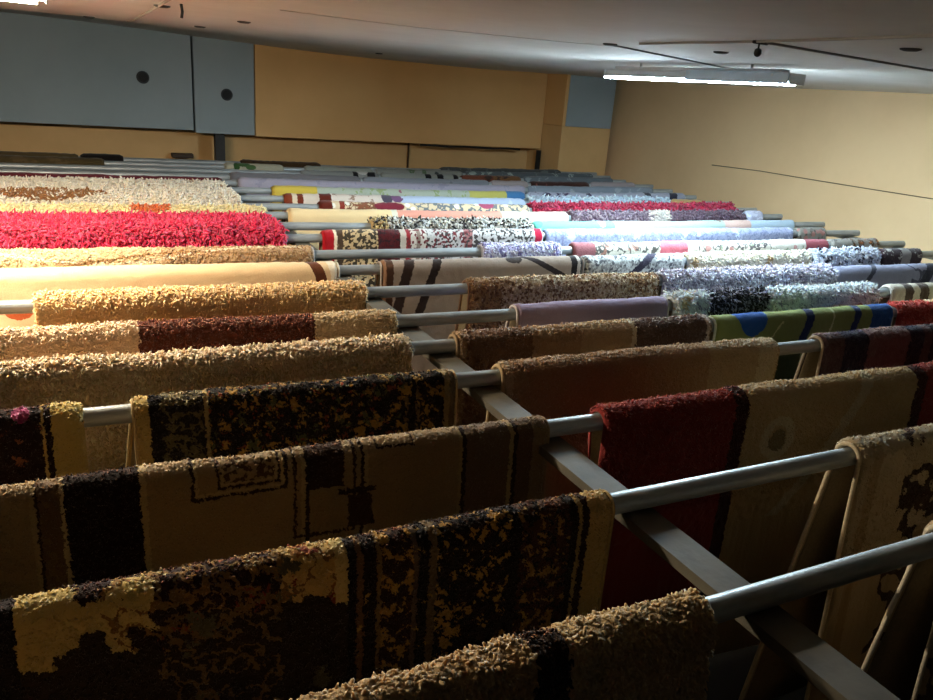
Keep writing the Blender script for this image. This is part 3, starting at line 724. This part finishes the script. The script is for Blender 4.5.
rug('floral_rug', 'grey brown floral rug on the pole of the crimson shag', 9, 796, 824,
    mat([(None, '7d7a72')], ('noise', 16, .54, '4e4840'), ('dots', 14, .3, '9c6e66')), t=.018, amp=.003, vf=.26)
# row 10
rug('shaggy_rug', 'cream yellow shag rug with an orange spot', 11, X(-1.7), X(1.088),
    mat([(None, 'e6d6a4')], ('ell', 150, .01, .13, .05, 'cf6a3c'), bump=.4), t=.022, amp=.005, shag=(8000, .026, .0050), vf=.30)
rug('shaggy_rug', 'salt and pepper shag rug of mixed black and white yarn', 10, 370, 530,
    mat([(None, 'b8b6ae'), (369, 'c2a878'), (386, 'c4c2ba')], ('strand', .0, .36, '2e2a2a'), bump=.4), t=.022, amp=.005, shag=(9000, .027, .0050), vf=.30)
rug('flat_rug', 'pale mint white rug with small pink and green spots', 10, 533, 793,
    mat([(None, '74b4ae'), (612, 'a8bcb4'), (722, 'c9aaa0'), (748, 'aabfd0')], ('ell', 536, .02, .04, .05, '5fae98'), ('ell', 600, .03, .03, .035, 'cf9a98'), ('ell', 640, .03, .025, .03, 'd0a49a'), ('ell', 718, .0, .02, .03, '8d7c70')), t=.018, amp=.002, vf=.28)
# row 11
rug('shaggy_rug', 'white shag rug with a long brown blotch, laid over three poles', 12, X(-1.7), 240,
    mat([(None, 'e2d8c6')], ('ell', 45, -.10, .36, .15, '8a5f38'), ('noise', 5, .6, 'b59a80', 150, 242), ('strand', .85, 1.1, 'ebe2d2'), bump=.4), t=.024, amp=.005, shag=(6500, .030, .0058), vf=.26, span=.80)
rug('flat_rug', 'smooth cream rug with a salmon stripe behind the salt and pepper shag', 11, 287, 567,
    mat([(None, 'd5bd90'), (390, 'c4beac')], ('box', 396, 500, -.02, .10, 'c98a78')), t=.020, amp=.002, vf=.26)
rug('shaggy_rug', 'purple grey shag rug with a white patch', 11, 570, 742,
    mat([(None, '6c5a68')], ('diag', 658, -.2, .11, -.3, .5, 'c9beb4'), ('strand', .6, 1.1, '96868e', None, 650), ('strand', .7, 1.1, '5c4450', 670, 742), bump=.4), t=.020, amp=.004, shag=(6500, .026, .0058), vf=.26)
rug('plush_rug', 'small fluffy pale lilac rug at the end of its pole', 11, 745, 761,
    mat([(None, 'b0b4cc')], ('speck', 40, .5, 'c9cde0')), t=.026, amp=.006, vf=.24)
# row 12
rug('patterned_rug', 'white rug with brown flowers and maroon ovals', 12, 318, 528,
    mat([(None, '5a2318'), (331, 'cdb998')], ('box', 338, 343, -.2, .3, '7a2c22'), ('noise', 9, .50, '6e4a34', 340, 374), ('iso', 14, .5, .04, '7a4a34', 340, 374, 4.), ('ell', 388, .05, .12, .05, '6c2430'), ('ell', 397, -.03, .05, .03, '50304a'), ('iso', 13, .5, .04, '6a6e70', 404, 528), ('ell', 485, .01, .07, .05, '9a4660'), ('dots', 10, .25, 'e0dccf', 331, 528)), t=.02, amp=.004, vf=.26)
rug('shaggy_rug', 'rose red shag rug behind the purple grey shag', 12, 531, 733,
    mat([(None, 'b02a48')], ('strand', .0, .3, '8a1c38'), ('strand', .8, 1.1, 'c64a62'), bump=.3), t=.024, amp=.005, shag=(6000, .034, .0062), vf=.26)
# row 13
rug('patterned_rug', 'pale blue white rug with red brown squares at one end', 13, 283, 524,
    mat([(None, '7a3a26'), (291, 'cfc0a8'), (296, '6a2f1e'), (302, 'c9bcae'), (318, '5a2318'), (330, 'c8bcb0'), (400, 'a9b6cc')], ('noise', 11, .55, '8a7262', 331, 372, 3.), ('ell', 386, .03, .05, .06, '4a4450'), ('ell', 396, .03, .05, .05, '6a4a6a'), ('noise', 8, .6, 'bcc6d6', 400, 524)), t=.018, amp=.003, vf=.24)
rug('shaggy_rug', 'pale icy blue shag rug behind the rose red shag', 13, 527, 668,
    mat([(None, 'a8bcc8')], ('strand', .6, 1.1, 'c8d6de'), bump=.4), t=.02, amp=.004, shag=(3200, .036, .007), vf=.22)
rug('plush_rug', 'thin gold brown rug end beyond the icy blue shag', 13, 671, 702,
    mat([(None, 'a98c5c')]), t=.02, amp=.004, vf=.22)
# row 14
rug('patterned_rug', 'yellow patterned rug with pale grey green flowers', 14, 271, 524,
    mat([(None, 'c4ad4a'), (316, 'a3ab9c'), (468, 'b3ad5c'), (505, '3f6f9e')], ('noise', 8, .56, '8b9a6c', 316, 468), ('dots', 9, .2, '90606c', 380, 400)), t=.018, amp=.003, vf=.24)
rug('patterned_rug', 'grey rug with dark purple spots', 14, 527, 684, mat([(None, '8f92a0')], ('noise', 9, .57, '3a3246', 527, 600), ('diag', 646, 0, .04, -.2, .4, '2c2c38'), ('diag', 672, -.2, .05, -.2, .4, '2c2c38')), t=.018, amp=.003, vf=.2, simple=True)
# row 15
rug('flat_rug', 'thin maroon rug in front of bare poles', 15, X(-1.8), X(1.07), mat([(None, '5c1f28')]), t=.014, amp=.002, vf=.2, simple=True)
rug('flat_rug', 'long light lavender rug behind the yellow patterned rug', 15, X(1.20), 524, mat([(None, '9c98a8')], ('noise', 6, .58, '8c8a9c')), t=.018, amp=.002, vf=.2, simple=True)
rug('flat_rug', 'slate grey rug behind the purple spotted rug', 15, 527, 652, mat([(None, '767f8a')], ('noise', 7, .6, '8f98a0')), t=.018, amp=.002, vf=.2, simple=True)
# row 16
rug('flat_rug', 'mauve grey rug end on a mostly bare far pole', 16, X(1.20), 360, mat([(None, '6d6c70')]), t=.018, amp=.002, vf=.2, simple=True)
rug('flat_rug', 'blue grey rug below the black and white figures', 16, 362, 488, mat([(None, '7c8088')], ('noise', 8, .6, '686c74')), t=.018, amp=.002, vf=.2, simple=True)
rug('flat_rug', 'small pinkish grey rug on a far pole', 16, 491, 527, mat([(None, '9a8f8e')]), t=.018, amp=.002, vf=.2, simple=True)
rug('flat_rug', 'maroon spotted dark rug on a far pole', 16, 530, 588, mat([(None, '3a2420')], ('noise', 12, .56, '7a4a44', 530, 548)), t=.018, amp=.003, vf=.2, simple=True)
rug('flat_rug', 'dusty pink grey rug nearest the pier', 16, 590, 634, mat([(None, '8f8688')]), t=.018, amp=.002, vf=.2, simple=True)
# row 17
rug('patterned_rug', 'grey rug with black and white figures', 17, 300, 378, mat([(None, '7f817e')], ('box', 352, 357, -.1, .3, '16161a'), ('box', 366, 374, -.1, .3, '16161a'), ('ell', 362, .0, .06, .05, 'b8b8b4')), t=.018, amp=.002, vf=.2, simple=True)
rug('patterned_rug', 'pale grey rug with small black squares', 17, 380, 458, mat([(None, '82857f')], ('noise', 7, .57, '4c6048', 392, 416), ('box', 424, 430, -.02, .3, '16161a'), ('box', 436, 442, -.02, .3, '16161a'), ('box', 452, 457, -.02, .3, '16161a')), t=.018, amp=.002, vf=.2, simple=True)
rug('floral_rug', 'rust red floral rug on a far pole', 17, 461, 520, mat([(None, '6a3c2c'), (492, '6c4c30')], ('noise', 9, .56, '3c2c26')), t=.018, amp=.003, vf=.2, simple=True)
rug('flat_rug', 'slate grey rug ending short of the pier', 17, 523, 612, mat([(None, '5c646a')], ('noise', 8, .6, '7c868a')), t=.018, amp=.002, vf=.2, simple=True)
# row 18
rug('flat_rug', 'olive brown rug low before the blue boards', 18, X(-1.9), 104, mat([(None, '4d4028')], ('noise', 5, .56, '5c4c34')), t=.018, amp=.003, vf=.2, simple=True)
rug('patterned_rug', 'cream rug with a dark green leaf', 18, 224, 283, mat([(None, 'a9a592')], ('ell', 242, .02, .07, .04, '35502c'), ('ell', 236, .05, .03, .05, '35502c'), ('ell', 250, .06, .05, .03, '46603a')), t=.018, amp=.002, vf=.2, simple=True)
rug('patterned_rug', 'pale grey green rug with a long black oval', 18, 304, 372, mat([(None, '8d9288')], ('ell', 352, -.01, .18, .035, '15171a'), ('noise', 7, .6, '54644c', 304, 330)), t=.018, amp=.002, vf=.2, simple=True)
rug('patterned_rug', 'grey rug with faded green leaves', 18, 375, 462, mat([(None, '80827c')], ('noise', 7, .54, '4c6044', 390, 425), ('noise', 9, .58, '3c4240', 425, 462)), t=.018, amp=.002, vf=.2, simple=True)
rug('patterned_rug', 'slate grey rug with chalky motifs in front of the pier', 18, 465, 592, mat([(None, '50585c')], ('noise', 9, .57, '8c9894')), t=.018, amp=.002, vf=.2, simple=True)
# row 19
rug('flat_rug', 'dark olive brown rug on the last pole before the blue boards', 19, X(-1.9), 78, mat([(None, '54462c')]), t=.018, amp=.003, vf=.2, simple=True)
rug('flat_rug', 'black rug lying short over the last pole', 19, 80, 123, mat([(None, '1b1614')]), t=.02, amp=.003, vf=.2, simple=True)
rug('flat_rug', 'dark brown rug on the last pole beside the square post', 19, 240, 320, mat([(None, '40301f')], ('noise', 7, .58, '201a16')), t=.018, amp=.003, vf=.2, simple=True)
rug('flat_rug', 'dark grey rug on the last pole below the sagging cable', 19, 440, 560, mat([(None, '454848')], ('noise', 7, .58, '5f6664')), t=.018, amp=.003, vf=.2, simple=True)


w = bpy.data.worlds.new('world'); SC.world = w; w.use_nodes = True
w.node_tree.nodes['Background'].inputs[0].default_value = (.6, .7, .85, 1); w.node_tree.nodes['Background'].inputs[1].default_value = .002
